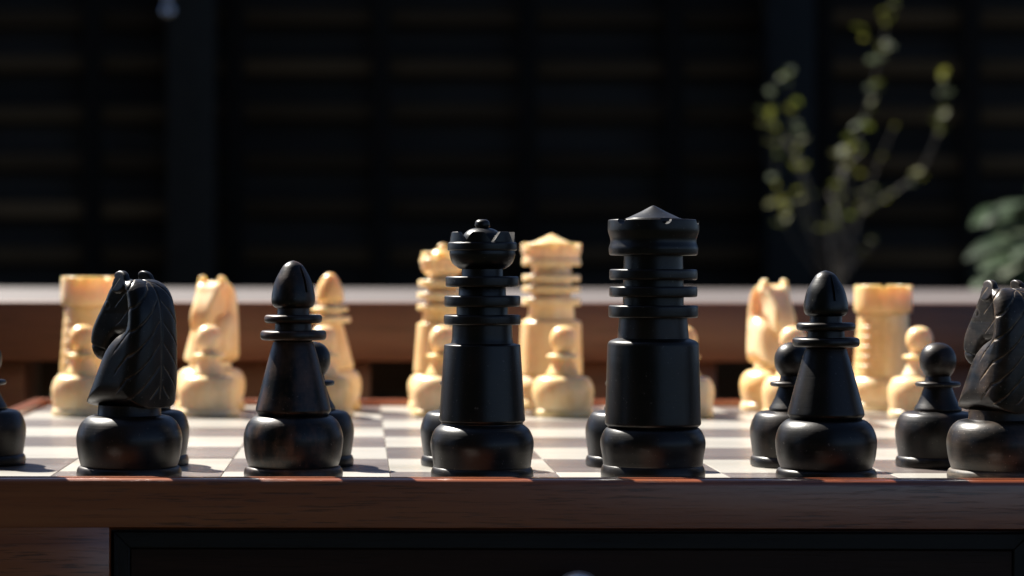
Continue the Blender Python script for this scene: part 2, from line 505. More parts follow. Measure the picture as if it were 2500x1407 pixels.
obj('back_board', box_mesh('back_board', BL, 0.022, 0.075, 0.002), M['bench'], bench, (0, depth - 0.02, BTOP - 0.057))
lh = zb - 0.0800
for sx in (-1, 1):
    for yy in (0.055, depth - 0.055):
        obj('leg', box_mesh('leg', 0.07, 0.07, lh, 0.003), M['stile'], bench, (sx * (BL / 2 - 0.10), yy, lh / 2))
    obj('side_board', box_mesh('side_board', 0.022, depth - 0.16, 0.07, 0.002), M['bench'], bench, (sx * (BL / 2 - 0.02), depth / 2 + 0.02, BTOP - 0.0555))

# ------------------------------------------------------------------ chess table
BX0, BX1 = -2.82 * SQ, 5.18 * SQ
BY_0, BY_1 = 13.07 * SQ, 21.07 * SQ
CX, CY = (BX0 + BX1) / 2, (BY_0 + BY_1) / 2
table = empty('chess_table', (CX, CY, 0))
tag(table, 'reddish brown wooden games table with inlaid chess board and drawer', 'table')
TZ = BOARD_Z
bedm = box_mesh('playing_board', 8 * SQ + 0.0012, 8 * SQ + 0.0012, 0.010)
bed = obj('playing_board', bedm, M['bed'], table, (0, 0, TZ - 0.0025 - 0.005))
sqm = {}
for kind in ('light', 'dark'):
    me = box_mesh('square', SQ - 0.00016, SQ - 0.00016, 0.0030, 0.00016, 1)
    me.materials.append(M[kind + '_square']); sqm[kind] = me
for i in range(8):
    for j in range(8):
        # c1 is light
        kind = 'light' if (i + j) % 2 == 0 else 'dark'
        o = obj('square', sqm[kind], None, bed, ((i - 3.5) * SQ, (j - 3.5) * SQ, 0.005 + 0.001 + random.uniform(-0.00004, 0.00004)),
                (R(random.uniform(-.035, .035)), R(random.uniform(-.05, .05)), 0))
LIPW, LIPH, FACE = 0.0076, 0.0030, 0.0136
sec = [(0.0007, TZ - 0.012), (0.0007, TZ + LIPH - 0.0005), (0.0012, TZ + LIPH), (0.0034, TZ + LIPH), (0.0038, TZ + LIPH - 0.0006), (0.0044, TZ + LIPH - 0.0006), (0.0048, TZ + LIPH - 0.0001)]
for k in range(7):
    a = k / 6 * math.pi / 2
    sec.append((LIPW - 0.0018 + 0.0018 * math.sin(a), TZ + LIPH - 0.0001 - 0.0018 + 0.0018 * math.cos(a)))
sec += [(LIPW, TZ + LIPH - FACE + 0.00012), (LIPW - 0.00012, TZ + LIPH - FACE), (0.0025, TZ + LIPH - FACE)]
HB = 4 * SQ
def mitred(name, half, sec):
    vs, fs = [], []
    n = len(sec); N = 24
    for q in range(N + 1):
        t = -1 + 2 * q / N
        for u, z in sec:
            ins = 0.00004 * math.sin(q * 1.7) if 0 < q < N else 0
            vs.append((t * (half + u), -(half + u) , z + ins * 0.5))
    for q in range(N):
        for k in range(n):
            k2 = (k + 1) % n
            fs.append((q*n + k, q*n + k2, (q+1)*n + k2, (q+1)*n + k))
    fs.append(tuple(range(n))[::-1]); fs.append(tuple(N*n + k for k in range(n)))
    me = bpy.data.meshes.new(name); me.from_pydata(vs, [], fs)
    bm = bmesh.new(); bm.from_mesh(me); bmesh.ops.recalc_face_normals(bm, faces=bm.faces); bm.to_mesh(me); bm.free()
    return smooth(me, 40)
rail_me = mitred('frame_rail', HB, sec)
for k in range(4):
    obj('frame_rail', rail_me, M['rail'], table, (0, 0, 0), (0, 0, k * math.pi / 2))
# body under the frame
FZ = TZ + LIPH - FACE                     # bottom of frame face
OUT = HB + LIPW
DR_H = 340 / 446 * SQ                     # drawer opening height
dx0 = (260 - 880) / 446 * SQ - CX; dx1 = -dx0
yf = -OUT
stw = OUT + dx0
for s in (-1, 1):
    obj('front_stile', box_mesh('front_stile', stw - 0.0003, 0.030, DR_H + 0.0005, 0.00015), M['rail'], table,
        (s * (OUT - stw / 2 - 0.0002), yf + 0.0151, FZ - DR_H / 2 - 0.00026))
obj('lower_rail', box_mesh('lower_rail', 2 * OUT - 0.001, 0.030, 0.022, 0.0006), M['rail'], table, (0, yf + 0.0151, FZ - DR_H - 0.0118))
BH = DR_H + 0.0225
for s in (-1, 1):
    obj('side_panel', box_mesh('side_panel', 0.014, 2 * OUT - 0.064, BH, 0.0006), M['rail'], table, (s * (OUT - 0.008), 0, FZ - BH / 2 - 0.0004))
obj('back_panel', box_mesh('back_panel', 2 * OUT - 0.001, 0.030, BH, 0.0006), M['rail'], table, (0, OUT - 0.0151, FZ - BH / 2 - 0.0004))
obj('bottom_panel', box_mesh('bottom_panel', 2 * OUT - 0.04, 2 * OUT - 0.065, 0.006), M['bed'], table, (0, 0, FZ - BH + 0.006))
LEGH = FZ - BH - 0.001
for sx in (-1, 1):
    for sy in (-1, 1):
        bm = bmesh.new()
        bmesh.ops.create_cube(bm, size=1.0)
        bmesh.ops.scale(bm, verts=bm.verts, vec=(0.042, 0.042, LEGH))
        for v in bm.verts:
            if v.co.z < 0: v.co.x *= 0.62; v.co.y *= 0.62
        bmesh.ops.bevel(bm, geom=bm.edges[:], offset=0.002, segments=2, affect='EDGES')
        me = bpy.data.meshes.new('leg'); bm.to_mesh(me); bm.free()
        obj('leg', smooth(me), M['stile'], table, (sx * (OUT - 0.028), sy * (OUT - 0.028), LEGH / 2))
# drawer
drw = 2 * dx1 - 0.0018
dyf = yf + 0.0035
dzc = FZ - 0.0016 - (DR_H - 0.003) / 2
dh = DR_H - 0.003
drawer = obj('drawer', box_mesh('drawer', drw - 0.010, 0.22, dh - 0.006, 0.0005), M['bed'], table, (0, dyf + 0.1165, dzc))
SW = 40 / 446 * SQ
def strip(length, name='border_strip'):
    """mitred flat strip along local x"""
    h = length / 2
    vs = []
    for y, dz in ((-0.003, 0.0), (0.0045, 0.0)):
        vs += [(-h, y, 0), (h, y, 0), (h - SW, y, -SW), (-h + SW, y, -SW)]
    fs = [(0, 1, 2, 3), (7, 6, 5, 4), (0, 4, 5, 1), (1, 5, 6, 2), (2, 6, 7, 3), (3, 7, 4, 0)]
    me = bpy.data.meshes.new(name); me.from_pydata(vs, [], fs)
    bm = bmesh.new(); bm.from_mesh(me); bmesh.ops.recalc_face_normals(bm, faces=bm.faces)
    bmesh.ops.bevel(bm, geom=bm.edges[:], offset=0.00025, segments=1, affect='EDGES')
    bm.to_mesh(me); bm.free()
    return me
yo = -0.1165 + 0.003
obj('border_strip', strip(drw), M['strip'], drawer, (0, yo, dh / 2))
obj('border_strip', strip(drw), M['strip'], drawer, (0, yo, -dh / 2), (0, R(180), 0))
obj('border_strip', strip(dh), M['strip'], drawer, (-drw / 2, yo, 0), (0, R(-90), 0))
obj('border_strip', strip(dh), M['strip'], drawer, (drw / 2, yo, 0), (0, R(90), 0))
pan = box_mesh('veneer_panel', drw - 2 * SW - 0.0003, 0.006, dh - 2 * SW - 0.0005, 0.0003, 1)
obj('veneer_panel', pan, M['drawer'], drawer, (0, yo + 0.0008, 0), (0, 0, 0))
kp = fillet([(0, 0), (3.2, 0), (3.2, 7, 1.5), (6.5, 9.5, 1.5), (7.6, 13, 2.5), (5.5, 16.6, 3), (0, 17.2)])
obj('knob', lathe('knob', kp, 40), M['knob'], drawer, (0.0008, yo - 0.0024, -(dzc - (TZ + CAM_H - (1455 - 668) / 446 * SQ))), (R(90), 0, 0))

# ------------------------------------------------------------------ chess piece meshes (profiles in mm)
def P(pts, y0=1170.5, k=8.4):
    return [((p[0]) / k, (y0 - p[1]) / k) + ((p[2] / k,) if len(p) > 2 else ()) for p in pts]

def base_meshes(r, ztop, rtop, foot_z=3.9, rbot=None, rmax_at=0.55, seg=72):
    rbot = rbot or r * 0.90
    z0, h = foot_z - 0.3, ztop - foot_z
    sp = spline([(rbot, foot_z), (r*0.965, foot_z + h*0.20), (r, foot_z + h*0.48), (r*0.985, foot_z + h*0.66), (r*0.915, foot_z + h*0.84), (r*0.80, foot_z + h*0.96), (rtop, ztop)], 5)
    base = lathe('base', [(rbot - 0.5, foot_z - 1.0)] + sp + [(rtop - 1.0, ztop + 0.1)], seg)
    foot = lathe('foot', fillet([(0, 0), (r*0.985, 0, .35), (r*1.0, foot_z*0.55, .8), (r*0.955, foot_z, .8), (rbot - 0.8, foot_z + 0.15), (0, foot_z + 0.15)], 3), seg)
    return base, foot

MESH = {}
# --- king
b, f = base_meshes(15.2, 16.4, 12.6, 4.4, 14.4)
ring = lambda r, z0, z1, rin, fl=.7: lathe('collar', fillet([(rin - 0.6, z0), (r, z0, fl), (r, z1, fl), (rin - 0.6, z1)], 4))
kb = lathe('body', fillet(P([(100, 1044), (112, 1040, 4), (117, 1034, 4), (116, 1010), (113, 900), (111, 834, 10), (86, 825), (80, 825)]), 5))
kn = lathe('neck', fillet(P([(60, 838), (87, 829), (83, 775), (74, 770), (74, 715), (72, 640), (71, 612), (60, 612)]), 3))
kr = [ring(109/8.4, (1170.5-775)/8.4, (1170.5-745)/8.4, 9.5), ring(107/8.4, (1170.5-725)/8.4, (1170.5-699)/8.4, 9), ring(107/8.4, (1170.5-683)/8.4, (1170.5-657)/8.4, 9)]
kc = lathe('crown', fillet(P([(60, 624), (107, 623, 5), (109, 605, 5), (103, 588, 10), (109, 570, 5), (111, 562, 4), (110.5, 536, 4), (92, 536, 2), (88, 541), (60, 541)]), 4))
cs = []
for q in range(6):
    a = R(-90 + 9 + 60 * q)
    m4 = Matrix.Rotation(a, 4, 'Z') @ Matrix.Translation((0.0118, 0, (1170.5-535)/8.4*MM)) @ Matrix.Rotation(R(90), 4, 'Y')
    cs.append(cyl_mesh(0.00165, 0.0075, m4, 20))
kc = cut(kc, cs)
kk = lathe('cap', fillet(P([(60, 545), (70, 541), (68.5, 533, 2), (62, 531), (30, 516), (7, 503.5, 5), (0, 501)]), 4))
MESH['king'] = [('base', b, [('foot', f)]), ('body', kb, []), ('neck', kn, [('collar', m) for m in kr]), ('crown', kc, [('cap', kk)])]
# --- queen
b, f = base_meshes(15.0, 16.5, 11.9, 3.7, 14.1)
qb = lathe('body', fillet(P([(90, 1037), (98, 1033, 3), (105.5, 1027, 4), (104, 1010), (99, 930), (93, 842, 3), (75, 838), (70, 838)]), 4))
qn = lathe('neck', fillet(P([(60, 848), (77, 839), (74, 828, 10), (73, 793), (63, 790), (63, 745), (58, 720), (57, 700), (51, 690), (50, 650), (40, 650)]), 3))
qr = [ring(94/8.4, (1170.5-793)/8.4, (1170.5-769)/8.4, 8), ring(93/8.4, (1170.5-749)/8.4, (1170.5-722)/8.4, 7.5), ring(90/8.4, (1170.5-701)/8.4, (1170.5-675)/8.4, 7)]
qc = lathe('crown', fillet(P([(40, 658), (55, 657, 4), (74, 645, 14), (81, 622, 8), (80, 613), (85, 611, 2), (85, 594, 3), (80, 591.5), (79, 567, 2), (64, 567, 2), (58, 592), (30, 594)]), 4))
cs = []
for q in range(7):
    a = R(-90 + 15 + 360 / 7 * q)
    base_m = Matrix.Rotation(a, 4, 'Z') @ Matrix.Translation((0.0085, 0, (1170.5-563)/8.4*MM)) @ Matrix.Rotation(R(90), 4, 'Y')
    bm = bmesh.new()      # V-shaped wedge cutter with curved flanks
    prof = [(-2.6, 1.6), (-2.35, 0), (-1.5, -1.2), (-0.75, -2.3), (-0.30, -3.0), (0.30, -3.0), (0.75, -2.3), (1.5, -1.2), (2.35, 0), (2.6, 1.6)]
    v0 = [bm.verts.new((-0.0045, y*MM, z*MM)) for y, z in prof]; v1 = [bm.verts.new((0.0045, y*MM*1.15, z*MM)) for y, z in prof]
    bm.faces.new(v0[::-1]); bm.faces.new(v1)
    for i in range(len(prof)): bm.faces.new((v0[i], v0[(i+1) % len(prof)], v1[(i+1) % len(prof)], v1[i]))
    bmesh.ops.recalc_face_normals(bm, faces=bm.faces)
    bmesh.ops.transform(bm, matrix=Matrix.Rotation(a, 4, 'Z') @ Matrix.Translation((0.0088, 0, (1170.5-567)/8.4*MM)), verts=bm.verts)
    me = bpy.data.meshes.new('c'); bm.to_mesh(me); bm.free(); cs.append(me)
qc = cut(qc, cs)
qd = lathe('dome', spline(P([(56, 600), (52, 588), (46, 574), (36, 564), (24, 558.5), (10, 557), (0, 557)]), 4))
qk = lathe('knob', spline(P([(0, 560), (12, 560), (17, 555), (18.5, 549), (17, 542), (11, 537), (0, 535.5)]), 4), 40)
MESH['queen'] = [('base', b, [('foot', f)]), ('body', qb, []), ('neck', qn, [('collar', m) for m in qr]), ('crown', qc, [('dome', qd), ('knob', qk)])]
# --- bishop
b, f = base_meshes(14.5, 18.6, 9.9, 3.7, 13.0)
bb = lathe('body', fillet(P([(80, 1020), (84, 1016, 3), (93, 1004, 5), (91.5, 996, 4), (75, 930), (57, 862), (49, 836), (40, 834)]), 4))
bn = lathe('neck', fillet(P([(40, 840), (47, 833), (45, 800), (44, 785), (39, 770), (39, 748), (30, 748)]), 3))
br = [ring(81/8.4, (1170.5-832)/8.4, (1170.5-808)/8.4, 5.6, 1.2), ring(71/8.4, (1170.5-790)/8.4, (1170.5-770)/8.4, 5.6, 1.1)]
bh = lathe('head', spline(P([(36, 755), (45, 752), (51.5, 745), (53.7, 732), (51, 711), (44, 685), (28, 655.5), (19, 645.5), (9, 640), (0, 637.5)]), 5))
m4 = Matrix.Translation((0.0, -0.0035, 0.0598)) @ Matrix.Rotation(R(28), 4, 'X')
bm = bmesh.new(); bmesh.ops.create_cube(bm, size=1.0); bmesh.ops.scale(bm, verts=bm.verts, vec=(0.0008, 0.0060, 0.0105))
bmesh.ops.transform(bm, matrix=Matrix.Translation((0, -0.0067, 0.0600)) @ Matrix.Rotation(R(-20), 4, 'X'), verts=bm.verts)
me = bpy.data.meshes.new('c'); bm.to_mesh(me); bm.free()
bh = cut(bh, [me])
for p_ in bh.polygons:                       # bare wood inside the slit
    c_ = p_.center
    if c_.y < 0 and abs(c_.x) < 0.00042 and (abs(p_.normal.x) > 0.95 or len(p_.vertices) > 4 or abs(c_.x) < 0.0001) and p_.area < 2e-4:
        r_ = math.hypot(c_.x, c_.y)
        if abs(p_.normal.x) > 0.95 or (p_.normal.y < 0 and abs(c_.x) < 1e-5): p_.material_index = 1
MESH['bishop'] = [('base', b, [('foot', f)]), ('body', bb, []), ('neck', bn, [('collar', m) for m in br]), ('head', bh, [])]
# --- rook
b, f = base_meshes(15.0, 16.0, 12.4, 3.7, 13.8)
tw = [(11, 14.5), (12.9, 15.6)]
for k in range(6):
    z = 16.2 + k * 4.4; r = 12.75 - k * 0.33
    tw += [(r, z), (r - 0.05, z + 3.7), (r - 0.09, z + 4.0), (r - 0.09, z + 4.2)]
tw += [(11.0, 42.6), (10.6, 43.6), (9, 44.6)]
rt = lathe('tower', tw)
rb = lathe('battlement', fillet([(9.5, 43.9), (12.2, 44.0, .6), (12.6, 47, 1), (12.5, 56.4, .5), (10.2, 56.4, .4), (9.8, 52.4), (0, 52.2)], 4))
cs = []
for q in range(6):
    a = R(-90 - 14 + 60 * q)
    cs.append(cyl_mesh(0.0013, 0.0075, Matrix.Rotation(a, 4, 'Z') @ Matrix.Translation((0.0118, 0, 0.0566)) @ Matrix.Rotation(R(90), 4, 'Y'), 16))
rb = cut(rb, cs)
MESH['rook'] = [('base', b, [('foot', f)]), ('tower', rt, []), ('battlement', rb, [])]
# --- pawn
b, f = base_meshes(13.1, 17.2, 7.0, 3.2, 12.2)
pst = lathe('stem', fillet([(6.0, 16.4), (7.2, 17.2, .3), (7.35, 17.9, .4), (5.7, 20.5, 2), (4.4, 24.4), (4.2, 26.0), (3.6, 28.5), (3, 28.5)], 3))
pc = lathe('collar', fillet([(3, 24.7), (6.7, 24.8, .4), (7.1, 25.5, .5), (6.7, 26.3, .4), (3, 26.5)], 3))
ph = lathe('head', spline([(3.0, 27.3), (4.2, 28.6), (5.3, 30.6), (5.65, 32.8), (5.3, 35.0), (4.1, 37.0), (2.2, 38.2), (0, 38.55)], 5))
MESH['pawn'] = [('base', b, [('foot', f)]), ('stem', pst, []), ('collar', pc, []), ('head', ph, [])]
# --- knight: carved horse head as an implicit surface
def poly_sdf(X, Z, poly):
    d = np.full(X.shape, 1e9); inside = np.zeros(X.shape, bool)
    n = len(poly)
    for i in range(n):
        ax, az = poly[i]; bx, bz = poly[(i+1) % n]
        ex, ez = bx-ax, bz-az
        wx, wz = X-ax, Z-az
        t = np.clip((wx*ex + wz*ez) / (ex*ex + ez*ez), 0, 1)
        d = np.minimum(d, (wx-ex*t)**2 + (wz-ez*t)**2)
        c = ((az > Z) != (bz > Z)) & (X < (bx-ax) * (Z-az) / ((bz-az) if bz != az else 1e-9) + ax)
        inside ^= c
    d = np.sqrt(d)
    return np.where(inside, -d, d)
def smax(a, b, k):
    h = np.maximum(k - np.abs(a-b), 0) / k
    return np.maximum(a, b) + h*h*k*0.25
def smin(a, b, k): return -smax(-a, -b, k)

def knight_head():
    st = 0.26
    xs = np.arange(-14.5, 13.6, st); ys = np.arange(-13.2, 13.3, st); zs = np.arange(19.0, 63.0, st)
    X2, Z2 = np.meshgrid(xs, zs, indexing='ij')
    neck = spline([(-12.1, 20.8), (-12.9, 27), (-13.2, 36), (-13.1, 44), (-12.4, 50), (-10.5, 54.7), (-7.4, 57.3), (-4.2, 57.9), (-3.6, 56.2), (-4.8, 52), (-5.2, 47.5), (-4.6, 43.8), (-0.6, 41.6), (3.6, 37.6), (7.8, 29.6), (11.2, 23.0), (11.5, 21.8), (10.8, 20.8)], 3)
    face = spline([(-6, 56.6), (0.5, 57.3), (3.0, 55.8), (5.2, 52.8), (7.6, 49.8), (10.0, 46.6), (11.8, 43.2), (12.5, 39.4), (11.6, 35.8), (9.8, 34.2), (7.8, 34.3), (5.6, 36.8), (1.2, 42.0), (-6, 42)], 3)
    dn = poly_sdf(X2, Z2, neck)[:, None, :]; df = poly_sdf(X2, Z2, face)[:, None, :]
    Xg, Yg, Zg = np.meshgrid(xs, ys, zs, indexing='ij')
    aY = np.abs(Yg)
    w = np.interp(zs, [20, 22, 30, 40, 50, 56, 60], [10.1, 10.4, 9.8, 9.0, 8.2, 7.7, 7.2])[None, None, :]
    wf = np.interp(zs, [34, 37, 42, 48, 54, 58], [3.9, 4.7, 5.0, 5.1, 5.9, 6.2])[None, None, :]
    kk = np.interp(zs, [20, 30, 45, 60], [9, 7.5, 5.8, 4.3])[None, None, :]
    A = smax(np.broadcast_to(dn, Xg.shape) , aY - w - 0.3, kk)
    A = np.maximum(A, 20.9 - Zg)
    B = smax(np.broadcast_to(df, Xg.shape), aY - wf, 2.6)
    # mane grooves: spine line and chevrons falling away from it
    t = aY + np.maximum(0, Xg + 8.5) * 0.85
    mane = (Xg < 0.8)
    g = (Zg + 1.12 * t - 3.0) % 6.2
    gd = np.minimum(g, 6.2 - g) / 1.5
    fade = np.clip((t - 0.2) / 1.0, 0, 1) * np.clip((14.5 - t) / 2.0, 0, 1) * np.clip((Zg - 23) / 2, 0, 1)
    groove = np.where(mane, fade * 0.20 * np.exp(-(gd / 0.20)**2), 0)
    spine = np.where(Xg < -1, 0.22 * np.exp(-(aY / 0.32)**2), 0) * np.clip((Zg - 24) / 2, 0, 1)
    A = A + np.maximum(groove, spine)
    # cheek line and eye
    S = smin(A, B, 0.5)
    eye = np.sqrt((Xg - 4.4)**2 + (Zg - 50.6)**2 + (aY - 5.4)**2 * 1.0)
    S = S + 0.15 * np.exp(-((eye - 1.1) / 0.35)**2)
    mouth = np.abs(Zg - 37.9 - (Xg - 8) * 0.25)
    S = S + np.where(Xg > 6.2, 0.2 * np.exp(-(mouth / 0.32)**2), 0)
    nos = np.sqrt((Xg - 9.6)**2 + (Zg - 41.2)**2 + ((aY - 4.2) * 0.7)**2)
    # ears: flat-fronted fins leaning back
    ex, ez = Xg + 1.1, Zg - 57.2
    ear = (np.sqrt((ex / 3.2)**2 + (ez / 3.2)**2) - 1) * 3.0
    ear = smax(ear, np.abs(aY - 5.2 + 0.22 * ez) - 1.05, 0.7)
    ear = np.maximum(ear, (Xg - 0.9 + 0.10 * ez))
    cup = np.sqrt(((Xg - 1.5) / 1.3)**2 + ((aY - 5.2) / 1.0)**2 + ((Zg - 57.9) / 2.0)**2) - 1
    ear = np.maximum(ear, -cup)
    S = smin(S, ear, 0.6)
    # dip of the poll between the ears
    dip = np.sqrt(((Xg - 0.8) / 2.6)**2 + (Yg / 2.6)**2 + ((Zg - 58.6) / 2.2)**2) - 1
    S = smax(S, -dip * 1.5, 0.8)
    # surface nets
    nx, ny, nz = S.shape
    ins = S < 0
    corners = [(i, j, k) for i in (0, 1) for j in (0, 1) for k in (0, 1)]
    sub = lambda A_, c: A_[c[0]:nx-1+c[0], c[1]:ny-1+c[1], c[2]:nz-1+c[2]]
    cnt = sum(sub(ins, c).astype(np.int8) for c in corners)
    act = (cnt > 0) & (cnt < 8)
    idx = -np.ones(act.shape, int); idx[act] = np.arange(act.sum())
    I, J, K = np.nonzero(act)
    acc = np.zeros((len(I), 3)); num = np.zeros(len(I))
    for a in range(8):
        for b_ in range(a+1, 8):
            ca, cb = corners[a], corners[b_]
            if sum(abs(p-q) for p, q in zip(ca, cb)) != 1: continue
            va = S[I+ca[0], J+ca[1], K+ca[2]]; vb = S[I+cb[0], J+cb[1], K+cb[2]]
            cr = (va < 0) != (vb < 0)
            tt = np.where(cr, va / np.where(va == vb, 1, va - vb), 0)
            for ax in range(3): acc[:, ax] += np.where(cr, ca[ax] + tt * (cb[ax] - ca[ax]), 0)
            num += cr
    vv = acc / num[:, None] + np.stack([I, J, K], 1)
    vv = vv * st + np.array([xs[0], ys[0], zs[0]])
    faces = []
    for ax in range(3):
        sl0 = [slice(1, -1)] * 3; sl0[ax] = slice(0, -1)
        sl1 = [slice(1, -1)] * 3; sl1[ax] = slice(1, None)
        a0, a1 = ins[tuple(sl0)], ins[tuple(sl1)]
        e = np.argwhere(a0 != a1)
        if not len(e): continue
        fl = a0[tuple(e.T)]
        off = np.ones(3, int); off[ax] = 0
        p = e + off
        u, v = (ax+1) % 3, (ax+2) % 3
        du = np.eye(3, dtype=int)[u]; dv = np.eye(3, dtype=int)[v]
        q = [idx[tuple((p - du - dv).T)], idx[tuple((p - dv).T)], idx[tuple(p.T)], idx[tuple((p - du).T)]]
        F = np.stack(q, 1); F[~fl] = F[~fl][:, ::-1]
        faces.append(F)
    F = np.concatenate(faces)
    gx, gy, gz = vv[:, 0], np.abs(vv[:, 1]), vv[:, 2]
    gt = gy + np.maximum(0, gx + 8.5) * 0.85
    gg = (gz + 1.12 * gt - 3.0) % 6.2
    gm = np.minimum(gg, 6.2 - gg) / 1.5
    gfade = np.clip((gt - 0.2) / 1.0, 0, 1) * np.clip((14.5 - gt) / 2.0, 0, 1) * np.clip((gz - 23) / 2, 0, 1) * (gx < 0.8)
    gattr = np.maximum(gfade * np.exp(-(gm / 0.17)**2), (gx < -1) * np.exp(-(gy / 0.28)**2) * np.clip((gz - 24) / 2, 0, 1))
    me = bpy.data.meshes.new('horse_head')
    me.from_pydata((vv * MM).tolist(), [], F.tolist())
    at = me.attributes.new('groove', 'FLOAT', 'POINT'); at.data.foreach_set('value', gattr.astype(np.float32))
    bm = bmesh.new(); bm.from_mesh(me)
    bmesh.ops.recalc_face_normals(bm, faces=bm.faces)
    bm.to_mesh(me); bm.free()
    return smooth(me, 50)
b, f = base_meshes(15.35, 18.4, 10.4, 3.7, 14.0)
nk = lathe('neck', fillet([(8.0, 17.0), (9.6, 17.9), (9.2, 18.6), (9.1, 21.4), (8, 21.6)], 3))
MESH['knight'] = [('base', b, [('foot', f)]), ('neck', nk, []), ('horse_head', knight_head(), [])]

# ------------------------------------------------------------------ place the pieces
CREAM_CACHE = {}
def mat_mesh(me, key):
    k = (me.name, key)
    if k not in CREAM_CACHE:
        c = me.copy(); c.materials.clear(); c.materials.append(M[key]); c.materials.append(M['raw'] if key != 'cream' else M['cream']); CREAM_CACHE[k] = c
    return CREAM_CACHE[k]

M['raw'] = plain('bare_wood', (0.14, 0.091, 0.042), (0.238, 0.168, 0.084), 0.6, 300, 0, 0.1, 0.0002)
def place(kind, X, d, matkey, label, rz=0.0, sc=1.0, group=None, foot=None):
    root = empty('chess_' + kind, (X * SQ, d * SQ, BOARD_Z + 0.00012), R(rz))
    root.rotation_euler[0] = R(random.uniform(-.25, .25)); root.rotation_euler[1] = R(random.uniform(-.25, .25))
    root.scale = (sc[0], sc[0], sc[1]) if isinstance(sc, tuple) else (sc, sc, sc)
    tag(root, label, 'chess piece', group)
    for name, me, subs in MESH[kind]:
        p = obj(name, mat_mesh(me, matkey), None, root)
        for sn, sm in subs: obj(sn, mat_mesh(sm, foot if (foot and sn == 'foot') else matkey), None, p)
    return root
GB, GW = 'black chess pieces', 'cream chess pieces'
N1, N2, N7, N8 = 13.57, 14.57, 19.57, 20.57
# black back row. knights look away: local +x (forward) turned by rz
place('rook', -2.47, N1, 'black', 'black rook just outside the left edge of the picture', 12, 1.0, GB)
place('knight', -1.343, N1, 'black_carved', 'black knight with carved mane, leftmost piece of the front row', 90 + 50, 1.0, GB)
place('bishop', -0.388, N1, 'black_worn', 'brownish worn black bishop between the left knight and the queen', 40, 1.0, GB)
place('queen', 0.710, N1, 'black', 'black queen with scalloped crown and small knob on top', 0, 1.0, GB)
place('king', 1.703, N1, 'black', 'black king with conical cap, tallest piece of the front row', 0, 1.0, GB)
place('bishop', 2.705, N1 - 0.03, 'black', 'black bishop with pale slit, right of the black king', 12, (1.0, 0.96), GB)
place('knight', 3.715, N1 - 0.05, 'black_dusty', 'dusty black knight with carved mane cut by the right picture edge', 90 + 22, (1.0, 0.965), GB, 'foot_dusty')
place('rook', 4.72, N1, 'black', 'black rook just outside the right edge of the picture', 30, 1.0, GB)
place('pawn', -2.35, N2, 'black_semi', 'black pawn cut by the left picture edge', 0, 1.0, GB)
place('pawn', -1.33, N2, 'black', 'black pawn almost hidden behind the left black knight', 20, 1.0, GB)
place('pawn', -0.30, N2, 'black', 'black pawn half hidden behind the worn black bishop', 70, 1.0, GB)
place('pawn', 0.64, N2, 'black', 'black pawn whose base shows left of the black queen', 110, 1.0, GB)
place('pawn', 1.67, N2, 'black', 'black pawn whose base shows left of the black king', 170, 1.0, GB)
place('pawn', 2.70, N2, 'black_semi', 'black pawn half hidden behind the right black bishop', 220, 1.0, GB)
place('pawn', 3.61, N2, 'black_semi', 'black pawn in clear view between right bishop and right knight', 260, 1.0, GB)
place('pawn', 4.70, N2, 'black', 'black pawn just outside the right edge of the picture', 300, 1.0, GB)
# cream back row
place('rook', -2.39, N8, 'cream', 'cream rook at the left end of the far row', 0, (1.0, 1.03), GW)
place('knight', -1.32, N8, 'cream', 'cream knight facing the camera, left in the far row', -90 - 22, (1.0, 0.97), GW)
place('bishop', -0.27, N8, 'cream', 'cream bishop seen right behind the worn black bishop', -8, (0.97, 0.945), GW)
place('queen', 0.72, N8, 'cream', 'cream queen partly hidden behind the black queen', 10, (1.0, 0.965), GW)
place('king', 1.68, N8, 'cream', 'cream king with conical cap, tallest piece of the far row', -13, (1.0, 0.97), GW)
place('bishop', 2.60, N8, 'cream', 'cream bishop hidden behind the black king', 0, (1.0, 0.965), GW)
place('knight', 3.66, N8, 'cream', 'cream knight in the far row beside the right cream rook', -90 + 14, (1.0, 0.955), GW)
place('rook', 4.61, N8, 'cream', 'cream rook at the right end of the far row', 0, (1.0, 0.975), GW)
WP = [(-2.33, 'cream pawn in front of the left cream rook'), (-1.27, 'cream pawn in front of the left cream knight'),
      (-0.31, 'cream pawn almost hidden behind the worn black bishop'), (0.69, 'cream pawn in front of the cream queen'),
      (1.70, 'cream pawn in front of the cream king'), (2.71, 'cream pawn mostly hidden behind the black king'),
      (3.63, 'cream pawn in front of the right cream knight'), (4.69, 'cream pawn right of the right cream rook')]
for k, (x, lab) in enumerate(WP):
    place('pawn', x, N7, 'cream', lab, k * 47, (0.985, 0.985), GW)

# ------------------------------------------------------------------ plants by the fence
def leaf_mesh(name, L, W, curl=0.25, n=5):
    vs, fs = [], []
    for i in range(n + 1):
        t = i / n
        w = W / 2 * math.sin(math.pi * min(1, t * 0.96 + 0.04)) ** 0.8 * (1.15 - 0.4 * t)
        z = -curl * L * t * t
        vs += [(t*L, -w, z + 0.18*w), (t*L, 0, z), (t*L, w, z + 0.18*w)]
    for i in range(n):
        a = i*3
        fs += [(a, a+1, a+4, a+3), (a+1, a+2, a+5, a+4)]
    me = bpy.data.meshes.new(name); me.from_pydata(vs, [], fs)
    return smooth(me, 80)
PD = 4.6
def pt(px, py, dy=0.0, D=PD):
    return Vector((fx(px, D), D + dy, fz(py, D)))
shrub_base = Vector((fx(2050, PD), PD, 0.004))
shrub = empty('young_shrub', shrub_base)
tag(shrub, 'young shrub with upright twigs and small yellow green leaves by the fence', 'shrub')
lm = leaf_mesh('leaf', 0.030, 0.020); lm.materials.append(M['leaf'])
lm2 = leaf_mesh('leaf', 0.026, 0.018); lm2.materials.append(M['pale'])  # paler leaves on the twigs: sun glints put into the leaf colour
